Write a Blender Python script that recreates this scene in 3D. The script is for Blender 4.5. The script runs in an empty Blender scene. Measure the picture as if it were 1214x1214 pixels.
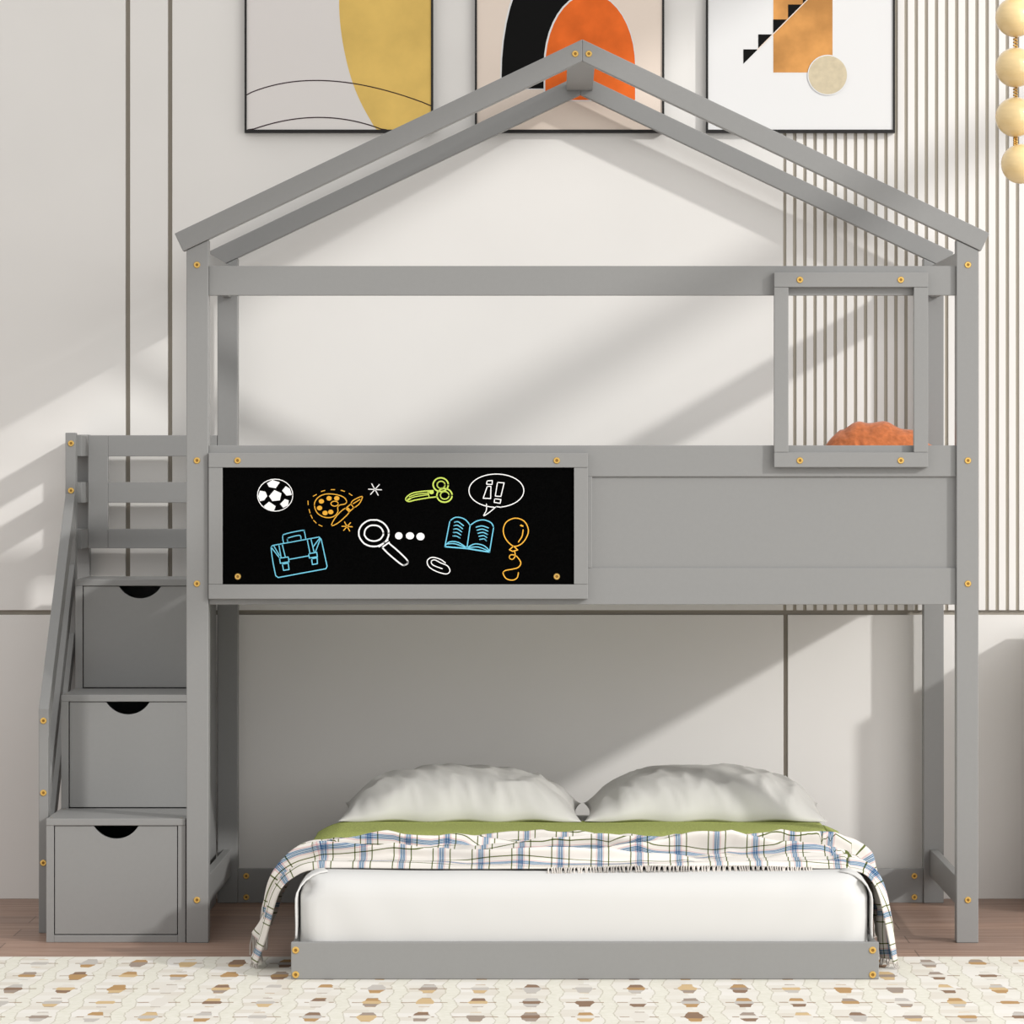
import bpy, bmesh, math, random
from mathutils import Vector, noise
random.seed(7)
C = bpy.context.scene.collection
F = 5146.0          # focal length in pixels
CD = 10.96          # camera distance to the front plane of the bunk bed (y = 0)
CZ = 1.216          # camera height
VX, VY = 664.0, 547.0
def sc(D): return F / D
def X(px, D=CD): return (px - VX) * D / F
def Z(py, D=CD): return CZ + (VY - py) * D / F
WALL = 1.105

# ------------------------------------------------------------------ materials
def mat(name, col, rough=0.6, metal=0.0, spec=0.3):
    m = bpy.data.materials.new(name); m.use_nodes = True
    b = m.node_tree.nodes['Principled BSDF']
    b.inputs['Base Color'].default_value = (*col, 1)
    b.inputs['Roughness'].default_value = rough
    b.inputs['Metallic'].default_value = metal
    b.inputs['Specular IOR Level'].default_value = spec
    return m, m.node_tree, b
def N(nt, typ, **kw):
    n = nt.nodes.new(typ)
    for k, v in kw.items(): setattr(n, k, v)
    return n
def lk(nt, a, b): nt.links.new(a, b)
def math_n(nt, op, a, b=None, c=None):
    n = N(nt, 'ShaderNodeMath', operation=op)
    for i, v in enumerate((a, b, c)):
        if v is None: continue
        if isinstance(v, (int, float)): n.inputs[i].default_value = v
        else: lk(nt, v, n.inputs[i])
    return n.outputs[0]
def mixc(nt, fac, a, b, mode='MIX'):
    n = N(nt, 'ShaderNodeMix', data_type='RGBA', blend_type=mode)
    for idx, v in ((0, fac), (6, a), (7, b)):
        if isinstance(v, (int, float)): n.inputs[idx].default_value = v
        elif isinstance(v, tuple): n.inputs[idx].default_value = (*v, 1)
        else: lk(nt, v, n.inputs[idx])
    return n.outputs[2]
def ramp(nt, fac, stops, const=False):
    n = N(nt, 'ShaderNodeValToRGB')
    if const: n.color_ramp.interpolation = 'CONSTANT'
    cr = n.color_ramp
    while len(cr.elements) < len(stops): cr.elements.new(0.5)
    for e, (p, c) in zip(cr.elements, stops): e.position = p; e.color = (*c, 1)
    lk(nt, fac, n.inputs[0]); return n.outputs[0]
def add_noise(nt, b, scale, strength, col=None, amt=0.08, stretch=(1, 1, 1), dist=0.002):
    tc = N(nt, 'ShaderNodeTexCoord'); mp = N(nt, 'ShaderNodeMapping'); mp.inputs['Scale'].default_value = stretch
    lk(nt, tc.outputs['Object'], mp.inputs[0])
    nz = N(nt, 'ShaderNodeTexNoise'); nz.inputs['Scale'].default_value = scale; nz.inputs['Detail'].default_value = 6
    lk(nt, mp.outputs[0], nz.inputs[0])
    if strength:
        bp = N(nt, 'ShaderNodeBump'); bp.inputs['Strength'].default_value = strength; bp.inputs['Distance'].default_value = dist
        lk(nt, nz.outputs[0], bp.inputs['Height']); lk(nt, bp.outputs[0], b.inputs['Normal'])
    if col:
        c1 = tuple(min(1, c * (1 + amt)) for c in col); c2 = tuple(c * (1 - amt) for c in col)
        lk(nt, ramp(nt, nz.outputs[0], [(0.3, c2), (0.7, c1)]), b.inputs['Base Color'])
M = {}
GREY = (0.258, 0.258, 0.254)
M['paint'], nt, b = mat('grey_paint', GREY, 0.42, 0, 0.35); add_noise(nt, b, 90, 0.08, GREY, 0.012, (1, 1, 1), 0.0004)
M['wall'], nt, b = mat('wall_panel', (0.80, 0.782, 0.755), 0.55, 0, 0.2); add_noise(nt, b, 3, 0, (0.80, 0.782, 0.755), 0.015)
M['slat'], nt, b = mat('slat_white', (0.82, 0.80, 0.775), 0.5)
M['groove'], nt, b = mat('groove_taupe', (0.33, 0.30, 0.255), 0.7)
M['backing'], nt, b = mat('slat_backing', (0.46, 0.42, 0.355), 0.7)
M['brass'], nt, b = mat('brass', (0.85, 0.55, 0.16), 0.35, 0.85)
M['gold'], nt, b = mat('gold_chain', (0.45, 0.26, 0.07), 0.3, 0.8)
M['brass_d'], nt, b = mat('brass_dark', (0.30, 0.17, 0.04), 0.5, 0.6)
M['board'], nt, b = mat('blackboard', (0.0015, 0.0015, 0.0015), 0.9, 0, 0.0); add_noise(nt, b, 400, 0.2, (0.002, 0.002, 0.002), 0.5, dist=0.0005)
for k, c in {'c_white': (0.9, 0.9, 0.9), 'c_blue': (0.17, 0.56, 0.74), 'c_yel': (0.85, 0.44, 0.055), 'c_lime': (0.58, 0.72, 0.13)}.items():
    M[k], nt, b = mat(k, c, 0.9, 0, 0.1)
M['black'], nt, b = mat('frame_black', (0.012, 0.011, 0.011), 0.45)
M['cotton'], nt, b = mat('white_cotton', (0.63, 0.627, 0.615), 0.85, 0, 0.1); add_noise(nt, b, 500, 0.08, None, dist=0.0008)
M['pillowcase'], nt, b = mat('satin_pillowcase', (0.64, 0.63, 0.60), 0.5, 0, 0.3)
M['throw'], nt, b = mat('green_throw', (0.40, 0.44, 0.13), 0.9, 0, 0.1); add_noise(nt, b, 260, 0.5, (0.42, 0.47, 0.15), 0.3, dist=0.003)
M['orange'], nt, b = mat('orange_cushion', (0.58, 0.165, 0.05), 0.95, 0, 0.1); add_noise(nt, b, 60, 0.9, (0.50, 0.15, 0.052), 0.22, dist=0.004)
b.inputs['Sheen Weight'].default_value = 0.25
M['globe'], nt, b = mat('cream_globe', (0.80, 0.60, 0.30), 0.18, 0, 0.5); b.inputs['Coat Weight'].default_value = 0.4
add_noise(nt, b, 30, 0, (0.80, 0.60, 0.30), 0.05, (1, 1, 4))
M['a_cream'], nt, b = mat('art_cream', (0.75, 0.72, 0.70), 0.8, 0, 0.1)
M['a_pink'], nt, b = mat('art_pink', (0.80, 0.69, 0.60), 0.8, 0, 0.1)
M['a_white'], nt, b = mat('art_white', (0.76, 0.76, 0.76), 0.8, 0, 0.1)
M['a_yel'], nt, b = mat('art_yellow', (0.74, 0.50, 0.13), 0.85, 0, 0.1); add_noise(nt, b, 9, 0, (0.76, 0.52, 0.15), 0.1)
M['a_or'], nt, b = mat('art_orange', (0.78, 0.15, 0.025), 0.85, 0, 0.1); add_noise(nt, b, 14, 0, (0.80, 0.155, 0.028), 0.14)
M['a_tan'], nt, b = mat('art_tan', (0.60, 0.29, 0.09), 0.85, 0, 0.1); add_noise(nt, b, 9, 0, (0.62, 0.30, 0.095), 0.28)
M['a_beige'], nt, b = mat('art_beige', (0.60, 0.52, 0.37), 0.85, 0, 0.1); add_noise(nt, b, 60, 0, (0.60, 0.52, 0.37), 0.08)
M['a_ink'], nt, b = mat('art_ink', (0.006, 0.006, 0.006), 0.8, 0, 0.1)
M['a_line'], nt, b = mat('art_line', (0.04, 0.02, 0.025), 0.8, 0, 0.1)
M['inside'], nt, b = mat('drawer_inside', (0.05, 0.05, 0.05), 0.8)  # near black, carries the shade of the drawer cavity as colour

# wood floor: long boards along x
def floor_mat():
    m, nt, b = mat('wood_floor', (0.2, 0.12, 0.09), 0.45, 0, 0.3)
    tc = N(nt, 'ShaderNodeTexCoord')
    br = N(nt, 'ShaderNodeTexBrick'); br.offset = 0.37; br.squash = 1
    br.inputs['Scale'].default_value = 1; br.inputs['Brick Width'].default_value = 1.4; br.inputs['Row Height'].default_value = 0.16
    br.inputs['Mortar Size'].default_value = 0.0018
    br.inputs['Color1'].default_value = (0.9, 0.9, 0.9, 1); br.inputs['Color2'].default_value = (1.15, 1.12, 1.08, 1)
    br.inputs['Mortar'].default_value = (0.45, 0.42, 0.4, 1)
    lk(nt, tc.outputs['Object'], br.inputs[0])
    mp = N(nt, 'ShaderNodeMapping'); mp.inputs['Scale'].default_value = (1.2, 16, 1); lk(nt, tc.outputs['Object'], mp.inputs[0])
    nz = N(nt, 'ShaderNodeTexNoise'); nz.inputs['Scale'].default_value = 2.2; nz.inputs['Detail'].default_value = 8; nz.inputs['Roughness'].default_value = 0.65
    lk(nt, mp.outputs[0], nz.inputs[0])
    col = ramp(nt, nz.outputs[0], [(0.25, (0.20, 0.12, 0.09)), (0.5, (0.33, 0.215, 0.165)), (0.75, (0.45, 0.32, 0.26))])
    lk(nt, mixc(nt, 1.0, col, br.outputs[0], 'MULTIPLY'), b.inputs['Base Color'])
    return m
M['floor'] = floor_mat()

def rug_mat():
    m, nt, b = mat('rug_weave', (0.8, 0.77, 0.7), 0.95, 0, 0.05)
    tc = N(nt, 'ShaderNodeTexCoord'); sp = N(nt, 'ShaderNodeSeparateXYZ'); lk(nt, tc.outputs['Object'], sp.inputs[0])
    nzb = N(nt, 'ShaderNodeTexNoise'); nzb.inputs['Scale'].default_value = 25; lk(nt, tc.outputs['Object'], nzb.inputs[0])
    wob = math_n(nt, 'MULTIPLY', math_n(nt, 'SUBTRACT', nzb.outputs[0], 0.5), 0.012)
    x = math_n(nt, 'ADD', sp.outputs[0], wob); y = math_n(nt, 'ADD', sp.outputs[1], math_n(nt, 'MULTIPLY', wob, 1.5))
    PX, PY = 0.119, 0.252
    u = math_n(nt, 'DIVIDE', math_n(nt, 'ADD', x, 0.005), PX); v = math_n(nt, 'DIVIDE', math_n(nt, 'ADD', y, 0.623), PY)
    fu = math_n(nt, 'FRACT', math_n(nt, 'ADD', u, 20)); fv = math_n(nt, 'FRACT', math_n(nt, 'ADD', v, 20))
    cu = math_n(nt, 'FLOOR', math_n(nt, 'ADD', u, 20)); cv = math_n(nt, 'FLOOR', math_n(nt, 'ADD', v, 20))
    def wn(seed, extra=None):
        cmb = N(nt, 'ShaderNodeCombineXYZ'); lk(nt, cu, cmb.inputs[0]); lk(nt, cv, cmb.inputs[1])
        if extra is None: cmb.inputs[2].default_value = seed
        else: lk(nt, extra, cmb.inputs[2])
        w = N(nt, 'ShaderNodeTexWhiteNoise'); lk(nt, cmb.outputs[0], w.inputs[0]); return w.outputs[0]
    du = math_n(nt, 'ABSOLUTE', math_n(nt, 'SUBTRACT', fu, 0.5)); dv = math_n(nt, 'ABSOLUTE', math_n(nt, 'SUBTRACT', fv, 0.5))
    # background blocks, each slightly different
    band = math_n(nt, 'FLOOR', math_n(nt, 'MULTIPLY', fv, 4))
    side = math_n(nt, 'FLOOR', math_n(nt, 'MULTIPLY', fu, 2))
    bg = ramp(nt, wn(3, math_n(nt, 'ADD', math_n(nt, 'MULTIPLY', band, 1.7), math_n(nt, 'MULTIPLY', side, 9.3))),
              [(0, (0.78, 0.74, 0.67)), (0.5, (0.86, 0.84, 0.79)), (1, (0.90, 0.88, 0.85))])
    # pale greenish wavy vertical band at the cell border
    zz = math_n(nt, 'MULTIPLY', math_n(nt, 'ABSOLUTE', math_n(nt, 'SUBTRACT', math_n(nt, 'FRACT', math_n(nt, 'ADD', fv, 0.25)), 0.5)), 0.22)
    e = math_n(nt, 'SUBTRACT', 0.5, math_n(nt, 'ABSOLUTE', math_n(nt, 'SUBTRACT', math_n(nt, 'FRACT', math_n(nt, 'ADD', fu, zz)), 0.5)))
    onyx = math_n(nt, 'LESS_THAN', e, 0.12)
    nz = N(nt, 'ShaderNodeTexNoise'); nz.inputs['Scale'].default_value = 60; lk(nt, tc.outputs['Object'], nz.inputs[0])
    oc = ramp(nt, nz.outputs[0], [(0.3, (0.80, 0.79, 0.70)), (0.7, (0.88, 0.865, 0.80))])
    col = mixc(nt, onyx, bg, oc)
    edge = math_n(nt, 'MULTIPLY', math_n(nt, 'GREATER_THAN', e, 0.12), math_n(nt, 'LESS_THAN', e, 0.145))
    col = mixc(nt, math_n(nt, 'MULTIPLY', edge, 0.55), col, (0.52, 0.49, 0.38))
    # thin brown cross line
    ln = math_n(nt, 'MULTIPLY', math_n(nt, 'LESS_THAN', dv, 0.028), math_n(nt, 'LESS_THAN', du, math_n(nt, 'ADD', 0.22, math_n(nt, 'MULTIPLY', wn(5), 0.22))))
    col = mixc(nt, math_n(nt, 'MULTIPLY', ln, 0.75), col, (0.34, 0.23, 0.14))
    # hex lozenge split in stripes
    hx = math_n(nt, 'ADD', math_n(nt, 'MULTIPLY', du, 1.0), math_n(nt, 'MULTIPLY', dv, 0.28))
    spot = math_n(nt, 'MULTIPLY', math_n(nt, 'LESS_THAN', hx, 0.185), math_n(nt, 'LESS_THAN', dv, 0.33))
    st = math_n(nt, 'FLOOR', math_n(nt, 'MULTIPLY', fv, 5))
    sco = ramp(nt, wn(0, math_n(nt, 'MULTIPLY', st, 3.1)), [(0, (0.30, 0.20, 0.14)), (0.14, (0.40, 0.33, 0.28)), (0.28, (0.52, 0.33, 0.16)), (0.42, (0.70, 0.52, 0.30)), (0.55, (0.60, 0.57, 0.54)), (0.7, (0.82, 0.79, 0.74))], True)
    col = mixc(nt, spot, col, sco)
    col = mixc(nt, 1.0, col, (0.86, 0.85, 0.83), 'MULTIPLY')
    lk(nt, col, b.inputs['Base Color'])
    bp = N(nt, 'ShaderNodeBump'); bp.inputs['Strength'].default_value = 0.3; bp.inputs['Distance'].default_value = 0.002
    nz2 = N(nt, 'ShaderNodeTexNoise'); nz2.inputs['Scale'].default_value = 300; lk(nt, tc.outputs['Object'], nz2.inputs[0])
    lk(nt, nz2.outputs[0], bp.inputs['Height']); lk(nt, bp.outputs[0], b.inputs['Normal'])
    return m
M['rug'] = rug_mat()

def plaid_mat():
    m, nt, b = mat('plaid', (0.8, 0.78, 0.7), 0.9, 0, 0.05)
    tc = N(nt, 'ShaderNodeTexCoord'); sp = N(nt, 'ShaderNodeSeparateXYZ'); lk(nt, tc.outputs['UV'], sp.inputs[0])
    W = (1, 1, 1)
    def stripes(c, per):
        f = math_n(nt, 'MULTIPLY', math_n(nt, 'ABSOLUTE', math_n(nt, 'SUBTRACT', math_n(nt, 'FRACT', math_n(nt, 'DIVIDE', c, per)), 0.5)), 2)
        # half period = 1.0
        return ramp(nt, f, [(0, (0.62, 0.76, 0.86)), (0.022, (0.09, 0.17, 0.38)), (0.052, (0.50, 0.68, 0.82)), (0.085, (0.10, 0.19, 0.40)), (0.115, (0.80, 0.86, 0.90)), (0.15, (0.86, 0.66, 0.70)),
                            (0.20, W), (0.41, (0.16, 0.20, 0.07)), (0.465, W)], True)
    c = mixc(nt, 1.0, stripes(sp.outputs[0], 0.094), stripes(sp.outputs[1], 0.094), 'MULTIPLY')
    c = mixc(nt, 1.0, (0.74, 0.705, 0.66), c, 'MULTIPLY')
    lk(nt, c, b.inputs['Base Color'])
    return m
M['plaid'] = plaid_mat()
M['fringe'], nt, b = mat('fringe', (0.74, 0.70, 0.64), 0.95, 0, 0.05)
add_noise(nt, b, 18, 0, (0.6, 0.56, 0.52), 0.5)

# ------------------------------------------------------------------ mesh helpers
class MB:
    def __init__(s): s.v = []; s.f = []
    def add(s, vs, fs):
        o = len(s.v); s.v += [tuple(p) for p in vs]; s.f += [tuple(i + o for i in f) for f in fs]; return s
    def box(s, x0, x1, y0, y1, z0, z1):
        return s.add([(x0,y0,z0),(x1,y0,z0),(x1,y1,z0),(x0,y1,z0),(x0,y0,z1),(x1,y0,z1),(x1,y1,z1),(x0,y1,z1)],
                     [(3,2,1,0),(4,5,6,7),(0,1,5,4),(1,2,6,5),(2,3,7,6),(3,0,4,7)])
    def prism_y(s, pts, y0, y1):        # polygon in xz extruded along y
        n = len(pts)
        return s.add([(x, y0, z) for x, z in pts] + [(x, y1, z) for x, z in pts],
                     [tuple(range(n)), tuple(range(2*n-1, n-1, -1))] + [(i, i+n, (i+1)%n+n, (i+1)%n) for i in range(n)])
    def prism_x(s, pts, x0, x1):        # polygon in yz extruded along x
        n = len(pts)
        return s.add([(x0, y, z) for y, z in pts] + [(x1, y, z) for y, z in pts],
                     [tuple(range(n)), tuple(range(2*n-1, n-1, -1))] + [(i, i+n, (i+1)%n+n, (i+1)%n) for i in range(n)])
    def disc_y(s, cx, cz, r, y0, y1, n=20, rz=None):
        rz = rz or r
        return s.prism_y([(cx + r*math.cos(2*math.pi*i/n), cz + rz*math.sin(2*math.pi*i/n)) for i in range(n)], y0, y1)
    def poly(s, pts, y): return s.add([(x, y, z) for x, z in pts], [tuple(range(len(pts)))])
    def tube(s, pts, r, n=6):
        pts = [Vector(p) for p in pts]; rings = []
        for i, p in enumerate(pts):
            d = (pts[min(i+1, len(pts)-1)] - pts[max(i-1, 0)]).normalized()
            a = d.cross(Vector((0, 0, 1)) if abs(d.z) < 0.9 else Vector((1, 0, 0))).normalized(); c = d.cross(a)
            rings.append([p + (a*math.cos(2*math.pi*k/n) + c*math.sin(2*math.pi*k/n))*r for k in range(n)])
        vs = [q for R in rings for q in R]; fs = []
        for i in range(len(rings)-1):
            for k in range(n): fs.append((i*n+k, i*n+(k+1)%n, (i+1)*n+(k+1)%n, (i+1)*n+k))
        fs += [tuple(range(n))[::-1], tuple((len(rings)-1)*n + k for k in range(n))]
        return s.add(vs, fs)
    def stroke(s, pts, w, y, closed=False):
        # flat chalk ribbon in the xz plane
        P = [Vector((a, c)) for a, c in pts]
        if closed: P = P + [P[0]]
        for i in range(len(P)-1):
            d = P[i+1] - P[i]
            if d.length < 1e-7: continue
            nrm = Vector((-d.y, d.x)).normalized() * (w/2)
            q = [P[i]+nrm, P[i+1]+nrm, P[i+1]-nrm, P[i]-nrm]
            s.poly([(a.x, a.y) for a in q], y - 0.00001*(i % 3))
        for p in P:
            s.poly([(p.x + w/2*math.cos(k*math.pi/4), p.y + w/2*math.sin(k*math.pi/4)) for k in range(8)], y - 0.00004)
        return s
    def build(s, name, m, parent=None, bev=0, smooth=False, kind=None):
        me = bpy.data.meshes.new(name); me.from_pydata(s.v, [], s.f)
        bm = bmesh.new(); bm.from_mesh(me); bmesh.ops.recalc_face_normals(bm, faces=bm.faces); bm.to_mesh(me); bm.free()
        me.materials.append(m)
        o = bpy.data.objects.new(name, me); C.objects.link(o)
        if parent: o.parent = parent
        if kind: o['kind'] = kind
        if bev:
            md = o.modifiers.new('bevel', 'BEVEL'); md.width = bev; md.segments = 2; md.limit_method = 'ANGLE'
        if smooth:
            for p in me.polygons: p.use_smooth = True
        return o
def thing(name, label, cat, loc=(0, 0, 0), group=None):
    o = bpy.data.objects.new(name, None); C.objects.link(o); o.empty_display_size = 0.1
    o['label'] = label; o['category'] = cat
    if group: o['group'] = group
    o.location = loc
    return o
def tag(o, label, cat, group=None):
    o['label'] = label; o['category'] = cat
    if group: o['group'] = group
    return o
def bxo(name, parent, x0, x1, y0, y1, z0, z1, m='paint', bev=0.0015):
    return MB().box(x0, x1, y0, y1, z0, z1).build(name, M[m], parent, bev)
BOLT_MESH = None
def bolt(parent, x, z, y):
    # brass barrel bolt: flat head facing the viewer with a hexagonal socket
    global BOLT_MESH
    if BOLT_MESH is None:
        r = 0.0083
        mb = MB(); n = 20
        rings = [(r, 0.002), (r, -0.0012), (r*0.82, -0.003), (r*0.5, -0.003)]
        for rr, yy in rings: mb.v += [(rr*math.cos(2*math.pi*i/n), yy, rr*math.sin(2*math.pi*i/n)) for i in range(n)]
        for a in range(3):
            for i in range(n): mb.f.append((a*n+i, a*n+(i+1)%n, (a+1)*n+(i+1)%n, (a+1)*n+i))
        k = len(mb.v)
        mb.v += [(r*0.42*math.cos(2*math.pi*i/n), -0.0016, r*0.42*math.sin(2*math.pi*i/n)) for i in range(n)]
        for i in range(n): mb.f.append((3*n+i, 3*n+(i+1)%n, k+(i+1)%n, k+i))
        cap = len(mb.f); mb.f.append(tuple(range(k, k+n)))
        o = mb.build('bolt', M['brass'], parent); o.data.materials.append(M['brass_d'])
        o.data.polygons[cap].material_index = 1
        BOLT_MESH = o.data
    else:
        o = bpy.data.objects.new('bolt', BOLT_MESH); C.objects.link(o); o.parent = parent
    o.location = (x, y, z)
    return o

# ------------------------------------------------------------------ setting
def struct(o): o['kind'] = 'structure'; return o
WD = WALL + CD
gz0, gz1 = Z(729, WD), Z(723.5, WD)
TOPZ = 3.1
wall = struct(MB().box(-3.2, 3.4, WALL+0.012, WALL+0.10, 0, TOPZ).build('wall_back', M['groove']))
def wx(p): return X(p, WD)
up = [(-3.2, wx(148.8)), (wx(154.2), wx(199)), (wx(204.2), wx(928.6))]
for a, c in up:
    bxo('wall_panel', wall, a, c, WALL, WALL+0.02, gz1, TOPZ, 'wall', 0.0012)
for a, c in ((-3.2, wx(928.8)), (wx(934), 3.4)):
    bxo('wall_panel', wall, a, c, WALL, WALL+0.02, 0, gz0, 'wall', 0.0012)
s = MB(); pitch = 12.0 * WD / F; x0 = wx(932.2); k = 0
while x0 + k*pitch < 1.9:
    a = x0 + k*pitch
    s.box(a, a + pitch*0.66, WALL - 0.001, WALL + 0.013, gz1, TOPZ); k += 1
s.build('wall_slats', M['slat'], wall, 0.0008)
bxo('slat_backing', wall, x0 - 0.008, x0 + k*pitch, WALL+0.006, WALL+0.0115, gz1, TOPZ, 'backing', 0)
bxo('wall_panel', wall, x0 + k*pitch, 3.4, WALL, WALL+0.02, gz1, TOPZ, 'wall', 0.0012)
struct(MB().box(-3.2, 3.4, -4.5, WALL+0.10, -0.08, 0).build('floor', M['floor']))
# unseen cabinet-like box added just outside the right edge of the view; it shades the lower right of the panelling
struct(bxo('unseen_cabinet', None, 1.312, 1.9, WALL-0.41, WALL-0.06, 0, 0.765, 'wall', 0.002))

rug_back = 6257/590.0 - CD
rug = MB().box(-2.3, 2.5, -3.2, rug_back, 0.0005, 0.006).build('area_rug', M['rug'])
tag(rug, 'cream patterned rug with rows of small brown and tan lozenges lying on the wood floor', 'rug')

# ------------------------------------------------------------------ bunk bed
bed = thing('bunk_bed', 'grey wooden house-shaped bunk bed with a gabled roof frame, chalkboard panel and low bed beneath', 'bunk bed', (0.05, 0.5, 0))
BO = Vector((0.05, 0.5, 0))
class _P: pass
# parts are authored in world coordinates and then shifted into the empty's space
def adopt(root, off):
    for ch in [o for o in bpy.data.objects if o.parent == root]:
        ch.location = Vector(ch.location) - off
PL, PR = (-0.9436, -0.888), (1.001, 1.0564)
slope = 0.4763
apx = 0.0562
def roof_under(x, z_apex_bottom): return z_apex_bottom - slope*abs(x - apx)
front_top, front_bot = Z(46.7), Z(73.2)
BP = 0.99     # rear post front face
def post(xr, y0, y1, bolts=()):
    zt0, zt1 = roof_under(xr[0], front_bot) , roof_under(xr[1], front_bot)
    o = MB().prism_y([(xr[0], 0), (xr[1], 0), (xr[1], zt1), (xr[0], zt0)], y0, y1).build('post', M['paint'], bed, 0.002)
    for (bx, bz) in bolts: bolt(o, bx, bz, y0)
    return o
zb = [Z(314), Z(546), Z(692), Z(1067)]
post(PL, 0, 0.055, [(X(233.5), z) for z in zb])
post(PR, 0, 0.055, [(X(1147.5), z) for z in zb])
post(PL, BP, BP+0.055); post(PR, BP, BP+0.055)
# rafters
th = math.atan(slope); w = 0.0500
def rafter(sgn, y0, y1, bolts=False):
    L = (X(1173) - apx) / math.cos(th) if sgn > 0 else (apx - X(207)) / math.cos(th)
    dx, dz = math.cos(th)*sgn, -math.sin(th)
    nx, nz = -math.sin(th)*sgn, -math.cos(th)
    e = (apx + dx*L, front_top + dz*L)
    pts = [(apx, front_top), e, (e[0] + nx*w, e[1] + nz*w), (apx, front_top - w/math.cos(th))]
    o = MB().prism_y(pts, y0, y1).build('rafter', M['paint'], bed, 0.002)
    if bolts: bolt(o, X(682) if sgn < 0 else X(698), Z(64), y0)
    return o
for sg in (-1, 1):
    rafter(sg, -0.004, 0.034, True); rafter(sg, BP, BP+0.036)
bxo('ridge_beam', bed, X(672.4), X(706), 0.034, BP, Z(67.8), Z(67.8)+0.018)
# rails
bxo('top_rail', bed, PL[1], PR[0], 0.0125, 0.0335, Z(350), Z(315))
for xc in (-0.916, 1.029):
    sr = bxo('side_rail', bed, xc-0.0105, xc+0.0105, 0.055, BP, 1.667, 1.753)
    sr = bxo('side_rail', bed, xc-0.0105, xc+0.0105, 0.055, BP, 0.075, 0.148)
# guard panel
gp = bxo('guard_panel', bed, PL[1], PR[0], 0.020, 0.032, Z(680), Z(560), bev=0)
gr1 = bxo('guard_rail', bed, PL[1], PR[0], 0.0125, 0.0335, Z(565), Z(528))
bxo('guard_rail', bed, PL[1], PR[0], 0.0125, 0.0335, Z(717), Z(673.5))
bxo('guard_stile', bed, X(640), X(702), 0.0125, 0.0335, Z(673.5), Z(565))
bxo('guard_stile', bed, PL[1], X(290), 0.0125, 0.0335, Z(673.5), Z(565))
# upper bunk: right end, rear and left-end rails, solid base board
bxo('end_rail', bed, 1.0185, 1.0395, 0.055, BP, 0.932, 1.01)
bxo('end_rail', bed, 1.0185, 1.0395, 0.055, BP, 1.165, 1.235)
bxo('end_rail', bed, -0.9265, -0.9055, 0.055, BP, 0.875, 0.889)
bxo('end_rail', bed, -0.9265, -0.9055, 0.055, 0.60, 1.10, 1.25)
bxo('end_rail', bed, -0.9265, -0.9055, 0.055, 0.60, 0.92, 1.06)
bxo('end_post', bed, -0.9285, -0.9035, 0.60, 0.632, 0.909, 1.25)
bxo('rear_rail', bed, PL[1], PR[0], BP+0.01, BP+0.031, 0.875, 0.95)
bxo('rear_rail', bed, PL[1], PR[0], BP+0.01, BP+0.031, 1.165, 1.235)
bxo('slat_support', bed, PL[1], PR[0], 0.0335, 0.055, 0.87, 0.89); bxo('slat_support', bed, PL[1], PR[0], BP-0.012, BP+0.01, 0.87, 0.89)
bxo('bed_base', bed, PL[1], PR[0]+0.0165, 0.0345, BP+0.0095, 0.89, 0.908)  # unseen base, made solid so no sunlight passes through the bunk
# rear foot rail between the rear posts
rr = bxo('rear_foot_rail', bed, PL[1], PR[0], BP+0.008, BP+0.03, 0.0, Z(1030, 11.96))
for px in (292, 1084):
    for py in (1038.5, 1063.5): bolt(rr, X(px, 11.96), Z(py, 11.96), BP+0.008)
# lower bed frame
LBD = (CZ-0.0065)*F/614.0; LY = LBD - CD
lx0, lx1 = X(345, LBD), X(1042, LBD)
fz1 = Z(1117, LBD)
fb = bxo('foot_board', bed, lx0, lx1, LY, LY+0.022, 0.0065, fz1, bev=0.002)
for px in (350.5, 1034.5):
    for py in (1126.5, 1155.5): bolt(fb, X(px, LBD), Z(py, LBD), LY)
for a in (lx0+0.0015, lx1-0.0155):
    bxo('lower_side_rail', bed, a, a+0.014, LY+0.022, BP+0.008, 0.0065, fz1-0.004)
for i in range(12):
    yy = LY + 0.1 + i*0.145
    bxo('bed_slat', bed, lx0+0.0155, lx1-0.0155, yy-0.035, yy+0.035, 0.03, 0.045)

# window sash frame on the right
def sash(name, x0, x1, y0, y1, bp, y_f=-0.012, y_b=0.0125):
    par = bpy.data.objects.new(name, None)
    return par
def frame4(parent, x0, x1, py0, py1, wpx, y_f, y_b, name):
    a, c, d, e = X(x0), X(x1), Z(py1), Z(py0); t = wpx/469.5
    mb = MB()
    mb.box(a, c, y_f, y_b, e - t*1.04, e); mb.box(a, c, y_f, y_b, d, d + t*1.04)
    mb.box(a, a+t, y_f+0.0006, y_b, d+t*1.04+0.0003, e-t*1.04-0.0003); mb.box(c-t, c, y_f+0.0006, y_b, d+t*1.04+0.0003, e-t*1.04-0.0003)
    return mb.build(name, M['paint'], parent, 0.0015)
wf = frame4(bed, 917.5, 1100, 323, 554, 17, -0.012, 0.0125, 'window_frame')
for px in (948, 1067.5):
    for py in (332, 546): bolt(wf, X(px), Z(py), -0.012)
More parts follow.
